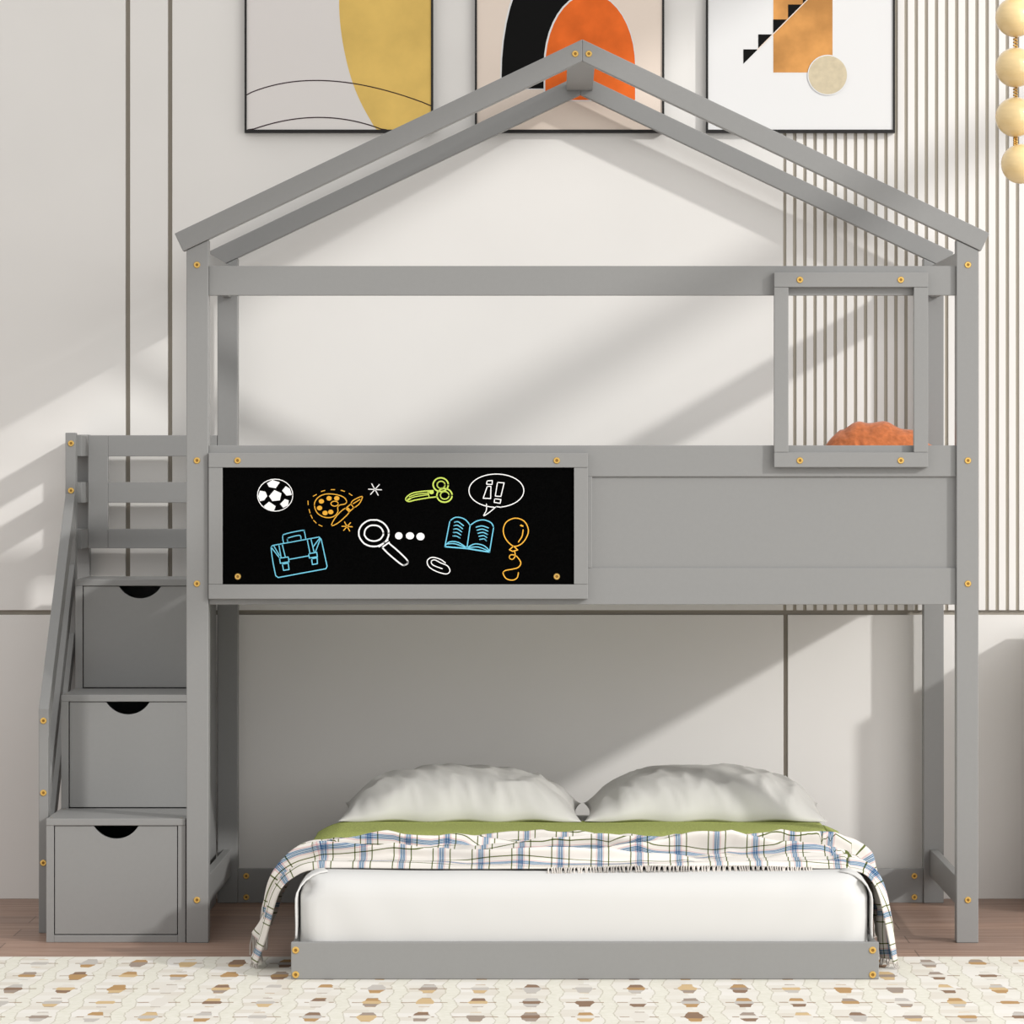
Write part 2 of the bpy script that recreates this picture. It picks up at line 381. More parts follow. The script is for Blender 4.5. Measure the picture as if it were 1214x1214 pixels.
# blackboard
bb = bxo('blackboard', bed, X(261), X(682), -0.004, 0.0125, Z(694), Z(552), 'board', 0)
bb['label'] = 'black board covered with coloured chalk doodles'
bf = frame4(bb, 247.6, 697, 537, 710, 16.6, -0.012, 0.0125, 'blackboard_frame')
for px, py, yy in ((282, 546, -0.012), (660, 546, -0.012), (282, 683.5, -0.004), (660, 683.5, -0.004)): bolt(bb, X(px), Z(py), yy)
CY = -0.0046
def c5(p): return (X(240 + p[0]/5.058), Z(520 + p[1]/5.06))
def c6(p): return (X(460 + p[0]/4.669), Z(520 + p[1]/4.67))
PXM = 1/469.5
def smooth(pts, closed=False, n=5):
    out = []; L = len(pts)
    rng = range(L) if closed else range(L-1)
    for i in rng:
        p = [pts[(i+k) % L] if closed else pts[max(0, min(L-1, i+k))] for k in (-1, 0, 1, 2)]
        for j in range(n):
            t = j/n
            out.append(tuple(0.5*((2*p[1][a]) + (-p[0][a]+p[2][a])*t + (2*p[0][a]-5*p[1][a]+4*p[2][a]-p[3][a])*t*t + (-p[0][a]+3*p[1][a]-3*p[2][a]+p[3][a])*t**3) for a in (0, 1)))
    if not closed: out.append(pts[-1])
    return out
def ell(cx, cy, rx, ry, a0=0, a1=360, n=28, wob=0.0):
    return [(cx + rx*(1+random.uniform(-wob, wob))*math.cos(math.radians(a0+(a1-a0)*i/n)), cy + ry*(1+random.uniform(-wob, wob))*math.sin(math.radians(a0+(a1-a0)*i/n))) for i in range(n+1)]
def draw(cv, items, m, label, wpx=1.3):
    mb = MB()
    for it in items:
        kind, pts = it[0], it[1]; ww = (it[2] if len(it) > 2 else wpx)*PXM*.9
        q = [cv(p) for p in pts]
        if kind == 's': mb.stroke(q, ww, CY)
        elif kind == 'c': mb.stroke(q, ww, CY, True)
        elif kind == 'S': mb.stroke([cv(p) for p in smooth(pts)], ww, CY)
        elif kind == 'C': mb.stroke([cv(p) for p in smooth(pts, True)], ww, CY, True)
        elif kind == 'f': mb.poly(q, CY - 0.0001)
    o = mb.build('chalk_drawing', M[m], bb); o['label'] = label
    return o
draw(c5, [('s', ell(437, 339, 106, 96), 1.1),
    ('f', [(400,345),(432,308),(475,328),(465,370),(420,375)]), ('f', [(388,268),(420,248),(465,262),(440,298),(400,290)]),
    ('f', [(478,312),(500,285),(525,300),(537,338),(505,342)]), ('f', [(335,345),(345,312),(378,318),(390,345),(370,370),(345,375)]),
    ('f', [(368,405),(400,378),(440,405),(430,432),(385,425)]), ('f', [(466,392),(495,362),(518,370),(515,400),(485,415)])],
    'c_white', 'white chalk football drawing')
def dash(x, y, a, l=11): return ('s', [(x-l*math.cos(a), y-l*math.sin(a)), (x+l*math.cos(a), y+l*math.sin(a))], 1.1)
draw(c5, [('C', [(672,400),(680,370),(705,345),(745,332),(800,335),(845,350),(865,375),(855,392),(825,398),(812,412),(812,440),(790,465),(755,474),(715,465),(685,440)])] +
    [('f', ell(x, y, 16, 14, n=12)) for x, y in ((714,376),(760,358),(806,358),(703,416),(736,446),(770,440))] +
    [('s', ell(793,390,22,15,n=14)), ('C', [(775,522),(790,485),(825,442),(860,418),(880,440),(850,475),(810,508)]),
     ('c', [(860,418),(890,392),(908,415),(880,440)]), ('S', [(890,392),(905,370),(958,347),(945,385),(922,407),(908,415)]), ('s', [(905,390),(945,365)]), ('s', [(868,412),(890,432)])] +
    [dash(675,340,-.5), dash(724,314,-.3), dash(783,306,0), dash(842,313,.3), dash(889,335,.6), dash(634,385,1.5), dash(643,435,1.3), dash(655,468,1.1), dash(675,498,.8), dash(708,521,.4)],
    'c_yel', 'yellow chalk palette and paintbrush drawing')
def ast(x, y, r, m, l): draw(c5, [('s', [(x-r*math.cos(a), y-r*math.sin(a)), (x+r*math.cos(a), y+r*math.sin(a))]) for a in (0.05, 1.05, 2.3)], m, l)
ast(868, 527, 31, 'c_yel', 'yellow chalk star drawing'); ast(1035, 305, 39, 'c_white', 'white chalk star drawing')
draw(c5, [('c', [(412,648),(425,640),(700,590),(713,604),(748,765),(741,780),(455,833),(440,822),(425,750),(416,690)]),
    ('S', [(487,625),(482,590),(497,572),(600,550),(612,560),(620,600)]), ('S', [(512,618),(510,602),(520,594),(582,580),(592,602)]),
    ('s', [(460,642),(472,712)]), ('s', [(480,638),(497,708)]), ('s', [(630,610),(645,685)]), ('s', [(652,605),(670,680)]),
    ('c', [(463,717),(515,710),(520,738),(468,748)]), ('c', [(637,690),(686,682),(690,708),(642,716)]),
    ('c', [(480,752),(515,747),(520,785),(487,790)]), ('c', [(655,720),(688,715),(690,750),(660,755)]),
    ('s', [(416,655),(460,712)]), ('s', [(430,645),(462,700)]), ('s', [(520,724),(637,703)]), ('s', [(708,600),(678,680)]), ('s', [(704,596),(664,650)])],
    'c_blue', 'blue chalk briefcase drawing', 1.35)
draw(c5, [('s', ell(1028,567,90,80,wob=.015), 2), ('s', ell(1028,567,57,48,wob=.02), 2), ('s', [(1060,648),(1112,608)]), ('s', [(1078,652),(1120,622)]),
    ('S', [(1078,652),(1115,690),(1190,752),(1215,758),(1232,745),(1225,725),(1180,680),(1122,630)])], 'c_white', 'white chalk magnifying glass drawing', 1.9)
draw(c6, [('f', ell(60,538,21,20,n=14)), ('f', ell(122,538,23,20,n=14)), ('f', ell(180,542,23,21,n=14))], 'c_white', 'three white chalk dots')
draw(c6, [('S', [(318,688),(290,668),(245,657),(218,675),(226,708),(268,735),(322,749),(343,733),(330,705),(290,687),(258,671),(240,680),(250,700),(300,720)])], 'c_white', 'white chalk paper clip drawing', 1.3)
draw(c6, [('s', ell(292,255,42,38), 1.9), ('s', ell(294,256,22,20), 1.6), ('s', ell(313,314,42,38), 1.9), ('s', ell(314,314,24,21), 1.6),
    ('S', [(250,288),(190,292),(130,304),(98,332),(114,348),(150,340),(220,328),(272,322)], 1.6), ('S', [(110,335),(150,322),(222,310)]), ('S', [(118,322),(160,308),(220,302)]), ('s', [(222,290),(228,326)]), ('f', ell(241,296,13,12,n=10)), ('s', [(110,340),(130,328)], 2)],
    'c_lime', 'lime green chalk scissors drawing', 1.3)
draw(c6, [('s', ell(600,288,152,92,95,440,n=44)), ('S', [(545,362),(545,395),(530,427),(565,405),(598,376)]), ('S', [(598,376),(625,380)]),
    ('c', [(548,234),(578,232),(576,254),(546,252)]), ('c', [(550,264),(570,264),(568,332),(527,330)]), ('c', [(606,242),(643,245),(625,320),(594,318)]), ('c', [(590,333),(625,337),(621,358),(588,353)])],
    'c_white', 'white chalk speech bubble with exclamation marks', 1.25)
pl = [('S', [(343,455),(370,437),(400,437),(430,450),(455,480)]), ('S', [(455,480),(490,457),(530,450),(570,465),(585,490)]), ('s', [(585,490),(562,628)]), ('s', [(343,455),(315,598)]),
    ('s', [(315,598),(435,608),(562,628)], 1.8), ('s', [(455,480),(437,605)]), ('S', [(318,590),(345,570),(390,575),(437,605)]), ('S', [(330,583),(370,582),(437,605)]), ('S', [(437,605),(480,583),(530,592),(562,620)]), ('S', [(437,605),(500,600),(562,625)])]
for k in range(5):
    pl.append(('S', [(368-2*k, 463+19*k), (388-2*k, 460+20*k), (418-5*k, 482+17*k)]))
    pl.append(('S', [(488+5*k, 490+17*k), (520+3*k, 483+18*k), (556-3*k, 494+18*k)]))
draw(c6, pl, 'c_blue', 'blue chalk open book drawing', 1.4)
draw(c6, [('C', [(695,595),(655,560),(638,510),(655,462),(705,440),(755,458),(777,505),(765,550),(735,585)]), ('c', [(695,595),(672,615),(690,624),(718,616)]),
    ('S', [(700,620),(704,648),(690,668),(672,660),(680,643),(710,650),(735,685),(722,712),(690,722),(650,730),(637,745),(655,775),(690,783),(715,770),(722,742)]),
    ('S', [(748,505),(742,540),(722,572)]), ('s', [(735,480),(746,484)], 2)], 'c_yel', 'orange chalk balloon drawing', 1.4)
adopt(bed, BO)

# ------------------------------------------------------------------ storage staircase
st = thing('storage_staircase', 'grey three-step wooden staircase with a drawer in each step and slatted guard', 'staircase', (-1.12, 0.5, 0)); SO = Vector((-1.12, 0.5, 0))
SX0, SX1 = -1.299, -0.9466
ys = [0.010, 0.340, 0.670, 0.985]; zs = [0.313, 0.608, 0.900]
prof = [(ys[0]+.002, 0), (ys[0]+.002, zs[0]-.0175), (ys[1], zs[0]-.0175), (ys[1], zs[1]-.0175), (ys[2], zs[1]-.0175), (ys[2], zs[2]-.0175), (ys[3], zs[2]-.0175), (ys[3], 0)]
MB().prism_x(prof, SX0, SX0+0.0195).build('side_panel', M['paint'], st, 0.001)
MB().prism_x(prof, SX1-0.0195, SX1).build('side_panel', M['paint'], st, 0.001)
bxo('back_panel', st, SX0+.0195, SX1-.0195, ys[3]-.015, ys[3], 0, zs[2]-.018)
for k in range(3):
    f = ys[k]; base = 0 if k == 0 else zs[k-1]
    tr = bxo('tread', st, SX0, SX1, f, ys[k+1]+(0.0 if k == 2 else -0.0005), zs[k]-.0175, zs[k])
    for (tx, ty) in ((SX0+.012, f+.02), (SX0+.012, ys[k+1]-.03), (SX1-.012, f+.02)):
        MB().add([(tx+.003*math.cos(i), ty+.003*math.sin(i), zs[k]+.0006) for i in [j*math.pi/4 for j in range(8)]], [tuple(range(8))]).build('screw', M['brass'], tr)
    if k == 0: bxo('bottom_board', st, SX0+.0195, SX1-.0195, f+.002, ys[3]-.016, 0.0, .0185)
    # drawer front with a scooped finger hole
    g = 0.0022
    dx0, dx1 = SX0+.0195+g, SX1-.0195-g
    dz0 = (.0185 if k == 0 else zs[k-1]) + g; dz1 = zs[k]-.0175-g*0.6
    cx = (dx0+dx1)/2 - (0.003 if k else -0.0); hw, dep = .0565, .0325
    R = (hw*hw+dep*dep)/(2*dep); a0 = math.asin(hw/R)
    arc = [(cx + R*math.sin(a), dz1 + (R-dep) - R*math.cos(a)) for a in [a0 - 2*a0*i/18 for i in range(19)]]
    pts = [(dx0, dz0), (dx1, dz0), (dx1, dz1)] + arc + [(dx0, dz1)]
    yf = f + 0.004
    d = MB().prism_y(pts, yf, yf+.015).build('drawer', M['paint'], st, 0.0008)
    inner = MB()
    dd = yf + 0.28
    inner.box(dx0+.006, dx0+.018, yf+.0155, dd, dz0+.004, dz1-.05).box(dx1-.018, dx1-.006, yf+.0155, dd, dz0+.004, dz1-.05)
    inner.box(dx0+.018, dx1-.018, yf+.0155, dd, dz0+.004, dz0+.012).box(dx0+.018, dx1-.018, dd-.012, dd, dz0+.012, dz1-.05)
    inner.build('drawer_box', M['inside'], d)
# drawer boxes are near black: shade behind each opening put into their colour
# rear guard
gy0, gy1 = 0.985+.004, 0.985+.024
GD = 11.95
gzt, gzb = Z(516, GD), Z(650, GD)
bxo('guard_stile', st, X(104.5, GD), X(128, GD), gy0, gy1, gzb, gzt)
for a, c in ((516, 541), (571.5, 596), (627, 650)):
    bxo('guard_slat', st, X(128, GD), -0.9447, gy0, gy1, Z(c, GD), Z(a, GD))
# side guard
gx0, gx1 = -1.344, -1.3195
up_ = bxo('guard_post', st, gx0-.001, gx1+.002, 0.84, 0.885, 0.0, 1.294)
for py in (525.7, 581.7): bolt(up_, X(84.2, 11.8), Z(py, 11.8), 0.84)
lp = bxo('guard_post', st, gx0, gx1, 0.23, 0.275, 0.0, Z(840, 11.19))
for py in (854.5, 940, 1023): bolt(lp, X(51.5, 11.19), Z(py, 11.19), 0.23)
bxo('guard_post', st, -1.338, -1.303, 1.055, 1.10, 0.0, 1.290)
for a, c in ((516, 541), (571.5, 596), (627, 650)):
    bxo('guard_slat', st, gx0+.002, -1.306, 0.885, 1.055, Z(c, GD), Z(a, GD))
for i, (zt, zl, h) in enumerate(((1.129, .578, .075), (.936, .385, .06), (.75, .20, .06))):
    ya, yb = 0.838, 0.275
    if i == 0: yb = 0.232
    MB().prism_x([(ya, zt), (ya, zt-h), (yb, zl-h), (yb, zl)], gx0+(0.0015 if i else -.0002), gx1 + (0.0 if i else .0012)).build('guard_rail', M['paint'], st, 0.0015)
adopt(st, SO)

# ------------------------------------------------------------------ lower bed bedding
MX0, MX1, MY0, MY1, MZ0, MZ1 = -.612, .724, LY+.030, 0.965, 0.046, 0.250
def rbox(x0, x1, y0, y1, z0, z1, rc, re, nx=60, ny=60, nz=14, puff=0.004):
    """soft-edged box built by projecting a subdivided box on a rounded box"""
    bm = bmesh.new()
    def grid(o, u, v, nu, nv):
        vs = [[bm.verts.new(o + u*(i/nu) + v*(j/nv)) for j in range(nv+1)] for i in range(nu+1)]
        for i in range(nu):
            for j in range(nv): bm.faces.new((vs[i][j], vs[i+1][j], vs[i+1][j+1], vs[i][j+1]))
    V = Vector; dx, dy, dz = V((x1-x0,0,0)), V((0,y1-y0,0)), V((0,0,z1-z0)); o = V((x0,y0,z0)); e = V((x1,y1,z1))
    grid(o, dx, dz, nx, nz); grid(o, dz, dy, nz, ny); grid(o, dy, dx, ny, nx)
    grid(e, -dx, -dy, nx, ny); grid(e, -dz, -dx, nz, nx); grid(e, -dy, -dz, ny, nz)
    bmesh.ops.remove_doubles(bm, verts=bm.verts, dist=1e-5)
    for v in bm.verts:
        p = v.co.copy()
        q = V((min(max(p.x, x0+rc), x1-rc), min(max(p.y, y0+rc), y1-rc)))
        d = V((p.x, p.y)) - q
        if d.length > 1e-6:
            # horizontal corner rounding (rounded rectangle)
            m_ = max(abs(d.x), abs(d.y)); d2 = d.normalized()*m_; p.x, p.y = q.x+d2.x, q.y+d2.y
        # vertical edge rounding
        inset = min(p.x-x0, x1-p.x, p.y-y0, y1-p.y)
        tz = (p.z - (z1-re))/re; bz = ((z0+re)-p.z)/re
        cx = min(max(p.x, x0+re), x1-re); cy = min(max(p.y, y0+re), y1-re); cz = min(max(p.z, z0+re*.4), z1-re)
        dv = V((p.x-cx, p.y-cy, (p.z-cz)))
        if dv.length > 1e-6 and p.z > z1-re-1e-6:
            mm = max(abs(dv.x), abs(dv.y), abs(dv.z)); dv = dv.normalized()*mm; p = V((cx, cy, cz)) + dv
        v.co = p
    bmesh.ops.recalc_face_normals(bm, faces=bm.faces)
    return bm
bm = rbox(MX0, MX1, MY0, MY1, MZ0, MZ1, 0.05, 0.055)
for v in bm.verts:
    p = v.co; n_ = noise.noise(p*4)*0.0025
    if p.y < MY0+.05:
        # soft belly on the front and faint diagonal pulls at the corners
        u = (p.x-MX0)/(MX1-MX0); p.y -= 0.010*math.sin(math.pi*max(0, min(1, (p.z-MZ0)/(MZ1-MZ0))))
        for cxn in (0, 1):
            du = abs(u-cxn)
            p.y += 0.003*math.sin(du*60 + p.z*28)*math.exp(-du*9)
    p.z += n_
me = bpy.data.meshes.new('mattress'); bm.to_mesh(me); bm.free(); me.materials.append(M['cotton'])
for f in me.polygons: f.use_smooth = True
mt = bpy.data.objects.new('mattress', me); C.objects.link(mt)
tag(mt, 'thick white mattress in a smooth sheet filling the low bed frame', 'mattress')
# loose sheet wrapping the sides of the mattress, its front edge folded at both corners
def side_sheet(sgn):
    xe = MX0 if sgn < 0 else MX1
    vs, fs = [], []; ny, nk = 46, 16
    for j in range(ny+1):
        y = MY0 - .004 + (MY1-MY0)*j/ny
        fr = max(0, 1 - j/3)
        for k in range(nk+1):
            t = k/nk
            if t < .35:
                a = t/.35*math.pi/2; ox = .055 - .055*math.sin(a) ; z = MZ1-.055 + .0565*math.cos(a)
            else:
                ox = 0; z = MZ1-.055 - (t-.35)/.65*(MZ1-.055-.098)
            off = (.007 + .004*math.sin(y*23 + t*4) + .003*fr)*min(1, t/.35) + .001
            x = xe + sgn*(off) - sgn*ox - sgn*(.012*fr*(1-t))
            vs.append((x, y + .045*max(0, 1-t/.35)*fr + .006*fr, z))
    for j in range(ny):
        for k in range(nk): fs.append((j*(nk+1)+k, j*(nk+1)+k+1, (j+1)*(nk+1)+k+1, (j+1)*(nk+1)+k))
    o = MB().add(vs, fs).build('sheet_side', M['cotton'], mt, smooth=True)
    md = o.modifiers.new('s', 'SOLIDIFY'); md.thickness = .004; md.offset = 0
side_sheet(-1); side_sheet(1)

def bed_section(a, hang_l, hang_r, lift=0.0):
    """point on a drape cross section, a = signed arc length from bed centre"""
    return None
def drape_path(zl, zr, out=.0, top=.256):
    if zl > .2: P = [(-.628, .228), (-.58, top-.004), (-.50, top), (0.05, top+.002), (.62, top), (.68, top-.006), (.722, .230)]
    else: P = [(-.722-out, zl), (-.700-out, .5*zl+.07), (-.668, .19), (-.628, .232), (-.58, top-.004), (-.50, top), (0.05, top+.002), (.62, top), (.68, top-.006), (.725, .232), (.752, .18), (.772+out*.2, .5*zr+.05), (.779+out*.2, zr)]
    return smooth([(p[0], p[1]) for p in P], False, 12)
def resample(P, n):
    L = [0]
    for i in range(1, len(P)): L.append(L[-1] + math.dist(P[i], P[i-1]))
    out = []; j = 0
    for i in range(n+1):
        d = L[-1]*i/n
        while j < len(L)-2 and L[j+1] < d: j += 1
        t = (d-L[j])/max(1e-9, L[j+1]-L[j]); out.append((P[j][0]*(1-t)+P[j+1][0]*t, P[j][1]*(1-t)+P[j+1][1]*t, d, L[-1]))
    return out
def cloth(name, m, y0f, y1f, zlf, zrf, nu, nv, fold, uvs=True, thick=.004, top=.256):
    vs, fs, uv = [], [], []
    rows = []
    for j in range(nv+1):
        t = j/nv
        rows.append(resample(drape_path(zlf(t), zrf(t), .0, top), nu))
    for j in range(nv+1):
        t = j/nv
        for i in range(nu+1):
            x, z, d, L = rows[j][i]
            s_ = i/nu
            y = y0f(s_) + (y1f(s_)-y0f(s_))*t
            p0 = rows[j][max(0, i-1)]; p1 = rows[j][min(nu, i+1)]
            tx, tz = p1[0]-p0[0], p1[1]-p0[1]; l = math.hypot(tx, tz) or 1
            h, dy = fold(s_, t, x, y)
            x2 = x - tz/l*h; z2 = z + tx/l*h
            vs.append((x2, y+dy, max(z2, 0.009)))
            uv.append([d - L*0.5, 0])
    W = nu+1
    for i in range(W):
        acc = 0
        for j in range(1, nv+1):
            a = Vector(vs[(j-1)*W+i]); b_ = Vector(vs[j*W+i]); acc += (a-b_).length; uv[j*W+i][1] = acc
    for j in range(nv):
        for i in range(nu): fs.append((j*W+i, j*W+i+1, (j+1)*W+i+1, (j+1)*W+i))
    me = bpy.data.meshes.new(name); me.from_pydata(vs, [], fs); me.materials.append(m)
    ul = me.uv_layers.new(name='UVMap')
    for lp_ in me.loops: ul.data[lp_.index].uv = uv[lp_.vertex_index]
    for f in me.polygons: f.use_smooth = True
    o = bpy.data.objects.new(name, me); C.objects.link(o)
    md = o.modifiers.new('s', 'SOLIDIFY'); md.thickness = thick; md.offset = 0
    return o, vs, W
def folds_plaid(s_, t, x, y):
    h = .001 + .006*min(1, t*8); dy = 0
    for c, sl, wd, am, ph in ((.03, .02, .030, .008, 0), (.15, -.16, .034, .028, 1.0), (.29, .24, .036, .034, 2.2), (.45, -.26, .038, .034, .6), (.60, .22, .036, .030, 3.9), (.76, -.14, .034, .022, 3.1), (.90, .05, .03, .008, 1.7)):
        cc = c + sl*(s_-.5) + .035*math.sin(s_*9+ph) + .014*math.sin(s_*23+ph*2)
        g = am*max(.1, .60+.55*math.sin(s_*11+ph*3))*math.exp(-((t-cc)/wd)**2)
        h += g; dy -= g*1.35
    h = h*1.15 + .005*noise.noise(Vector((s_*14, t*9, 1)))*min(1, t*8) + .007*max(0, 1-abs(noise.noise(Vector((s_*10-t*3, t*7+s_*2, 3))))*4)*min(1, t*8)*min(1, (1-t)*6)
    sidef = min(1, min(s_, 1-s_)/.16)
    hang = .014*math.sin(t*26 + (1.5 if s_ > .5 else 0))*(1-sidef)
    return h*(.45+.55*sidef) + hang, dy*sidef + 0.012*math.sin(s_*17)*t
plaid, pv, PWd = cloth('plaid_blanket', M['plaid'],
    lambda s_: LY+.113 + .10*(abs(s_-.5)*2)**3 + .008*math.sin(s_*11), lambda s_: .045 - .03*(abs(s_-.5)*2)**2,
    lambda t: .014+.16*t, lambda t: .014+.14*t, 300, 170, folds_plaid, top=.2525)
tag(plaid, 'white plaid blanket with blue, pink and green stripes draped in folds across the low bed', 'blanket')
fr = MB()
for i in range(138, 240, 1):        # tassels under the front edge
    p = Vector(pv[i]); 
    jx = random.uniform(-.003, .003)
    fr.tube([p+Vector((0, .004, 0)), p+Vector((jx*.5, -.010, .001)), p+Vector((jx, -.020, -.004)), p+Vector((jx*1.4, -.034, -.007-random.uniform(0, .004)))], .0020, 5)
for i0 in (0, PWd-1):              # tassels at both hanging ends
    for j in range(0, 170, 2):
        p = Vector(pv[j*PWd+i0])
        if p.z < .02: q = p + Vector((random.uniform(-.01, .01), -.01, 0)); q.z = .009
        else: q = p + Vector((random.uniform(-.006, .006), random.uniform(-.008, .008), -min(.05, p.z-.008)))
        fr.tube([p, (p+q)/2 + Vector((random.uniform(-.004, .004), 0, 0)), q], .0016, 5)
o = fr.build('fringe', M['fringe'], plaid, kind='stuff')
def fold_green(s_, t, x, y): return (.0005 + .013*min(1, t/.35)) + min(1, t/.3)*.003*noise.noise(Vector((s_*6, t*4, 4))), 0
green, gv, _ = cloth('green_throw', M['throw'], lambda s_: -.02, lambda s_: .47,
    lambda t: .222, lambda t: .218, 160, 30, fold_green, top=.2525)
tag(green, 'olive green woven throw lying flat between the plaid blanket and the pillows', 'throw')

def pillow(name, cx, cy, zbase, W, Dp, H, seed, m, lean=0.0, n=90, fold=.0085, label='', cat='pillow', group=None, round_=False, rz=0.0, flat=.16):
    vs, fs = [], []
    n1 = n+1
    for side in (1, -1):
        for j in range(n1):
            for i in range(n1):
                u, v = i/n*2-1, j/n*2-1
                if round_:
                    rr = max(abs(u), abs(v)); a = math.atan2(v, u); pe = 2.5
                    k = (abs(math.cos(a))**pe + abs(math.sin(a))**pe)**(-1/pe)
                    ex, ey = W/2*rr*k*math.cos(a), Dp/2*rr*k*math.sin(a)
                    prof_ = max(0, 1-rr**2.3)**.55
                    z = side*H/2*prof_; drop = 0
                else:
                    pin = (1 - .05*(1-v*v)*abs(u)**3); piv = (1 - .05*(1-u*u)*abs(v)**3)
                    ex, ey = W/2*u*pin, Dp/2*v*piv
                    prof_ = max(0, 1-abs(u)**3.0)**.8 * max(0, 1-abs(v)**2.4)**.55
                    z = (H*(1-flat) if side > 0 else -H*flat)*prof_
                    drop = -.004*abs(u)**6
                w1 = noise.noise(Vector((u*2.2+seed, v*1.3, seed)))
                w2 = noise.noise(Vector(((u*4.2+v*1.2)+seed*3, v*1.7-u*.8, 5+seed)))
                w3 = noise.noise(Vector((u*9+v*2.5+seed, v*2.2, 9+seed)))
                rid = 1-abs(w2)*3.2; rid3 = 1-abs(w3)*3
                if side > 0 or round_:
                    z += side*(fold*.9*w1 + fold*1.2*max(-.4, rid)*(abs(u)*.5+.4) + fold*.5*max(-.4, rid3)*(.3+abs(v)*.7))*min(1, prof_*1.8)
                # soft wavy hem
                ey += .004*math.sin(u*13+seed)*abs(v)**4
                vs.append(Vector((ex, ey, z + drop + .003*math.sin(u*11+seed)*abs(v)**5)))
    for sd in (0, 1):
        o_ = sd*n1*n1
        for j in range(n):
            for i in range(n):
                q = (o_+j*n1+i, o_+j*n1+i+1, o_+(j+1)*n1+i+1, o_+(j+1)*n1+i)
                fs.append(q if sd == 0 else q[::-1])
    me = bpy.data.meshes.new(name); me.from_pydata([tuple(v) for v in vs], [], fs)
    bm = bmesh.new(); bm.from_mesh(me); bmesh.ops.remove_doubles(bm, verts=bm.verts, dist=.0008); bmesh.ops.recalc_face_normals(bm, faces=bm.faces)
    bm.to_mesh(me); bm.free(); me.materials.append(m)
    for f in me.polygons: f.use_smooth = True
    o = bpy.data.objects.new(name, me); C.objects.link(o)
    o.rotation_mode = 'ZYX'
    o.rotation_euler = (lean, 0, rz); o.location = (cx, cy, zbase)
    tag(o, label, cat, group)
    return o
PD = 11.6
pillow('pillow', X(547.0, PD), .650, .282, .642, .45, .138, 1.3, M['pillowcase'], lean=.03, label='left one of the two grey-white satin pillows, on the low bed', group='pillows on the low bed')
pillow('pillow', X(834, PD), .650, .282, .640, .45, .138, 7.7, M['pillowcase'], lean=.03, label='right one of the two grey-white satin pillows, in front of the vertical wall groove', group='pillows on the low bed')
pillow('cushion', .856, .80, 1.122, .358, .41, .17, 3.1, M['orange'], lean=math.radians(77), n=60, fold=.004, label='fuzzy orange cushion standing on the upper bunk behind the window frame', cat='cushion', round_=True, rz=math.radians(-14))

# ------------------------------------------------------------------ pictures
def picture(px0, px1, label, bgm, items):
    D = WD - .02; yb = WALL - .002; yf = WALL - .024
    x0, x1 = X(px0, D), X(px1, D); z0 = Z(157.5, D); z1 = Z(-150, D)
    t = .0058
    root = thing('framed_picture', label, 'picture', ((x0+x1)/2, yb, z0), group='framed abstract prints on the wall')
    off = Vector(root.location)
    fr_ = MB().box(x0, x0+t, yf, yb, z0, z1).box(x1-t, x1, yf, yb, z0, z1).box(x0+t, x1-t, yf, yb, z0, z0+t*1.5).box(x0+t, x1-t, yf, yb, z1-t, z1)
    fr_.build('frame', M['black'], root)
    cv = MB().box(x0+t, x1-t, yf+.004, yb, z0+t*1.5, z1-t).build('canvas', bgm, root)
    cx0, cx1, cz0, cz1 = x0+t, x1-t, z0+t*1.5, z1-t
    y = yf+.004
    for i, (kind, pts, m, w_) in enumerate(items):
        y -= .00025
        q = [(min(max(X(a, D), cx0), cx1), min(max(Z(b_, D), cz0), cz1)) for a, b_ in pts]
        mb = MB()
        if kind == 'f': mb.poly(q, y)
        else: mb.stroke(q, w_/427, y)
        mb.build('painted_shape', m, cv)
    adopt(root, off)
    return root
def arcp(x0, y0, xm, ym, x1, y1, n=24):
    # quadratic through the middle point
    out = []
    for i in range(n+1):
        t = i/n; cx, cy = 2*xm-.5*(x0+x1), 2*ym-.5*(y0+y1)
        out.append(((1-t)**2*x0+2*t*(1-t)*cx+t*t*x1, (1-t)**2*y0+2*t*(1-t)*cy+t*t*y1))
    return out
yellow = smooth([(420,-110),(405,-50),(402,0),(405,42),(414,85),(427,120),(447,156)]) + [(513,156),(513,-110)]
picture(290, 513.5, 'framed abstract print with a large yellow shape, leftmost of the three on the wall', M['a_cream'],
    [('f', yellow, M['a_yel'], 0), ('s', arcp(291,112.5,390,95.8,512,125.5), M['a_line'], 1.3), ('s', arcp(294,155.5,378,139.2,458,155.5), M['a_line'], 1.3)])
def arch(x0, x1, top, bot, n=20, rise=95):
    return [(x0, bot)] + [((x0+x1)/2 - (x1-x0)/2*math.cos(math.pi*i/n), top+rise - rise*math.sin(math.pi*i/n)) for i in range(n+1)] + [(x1, bot)]
picture(563, 787.5, 'framed abstract print with black and orange arches behind the roof peak, middle of three', M['a_pink'],
    [('f', arch(593, 700, -50, 106, rise=140), M['a_white'], 0), ('f', arch(594.6, 702, -48, 105, rise=140), M['a_ink'], 0), ('f', arch(644.5, 754, -8.6, 120, rise=86), M['a_white'], 0), ('f', arch(646.5, 753, -7, 118.5, rise=86), M['a_or'], 0)])
tri = lambda x, y, s_: [(x, y), (x+s_, y), (x, y+s_)]
items = [('f', [(916,-120),(988,-120),(988,87),(916,87)], M['a_white'], 0), ('f', [(916.8,-120),(987,-120),(987,86),(916.8,86)], M['a_tan'], 0)]
sx, sy = 881.3, 58.5
for k in range(6):
    items.append(('f', tri(sx+17.7*k, sy-17.7*k, 17.2), M['a_ink'], 0))
items.append(('s', [(898,59),(988,-31)], M['a_pink'], 1.1))
items += [('f', ell(981.3, 89, 24, 24, n=40)[:-1], M['a_white'], 0), ('f', ell(981.3, 89, 22.8, 22.8, n=40)[:-1], M['a_beige'], 0)]
picture(837, 1061, 'framed abstract print with a tan rectangle, black steps and beige circle, rightmost of three', M['a_white'], items)

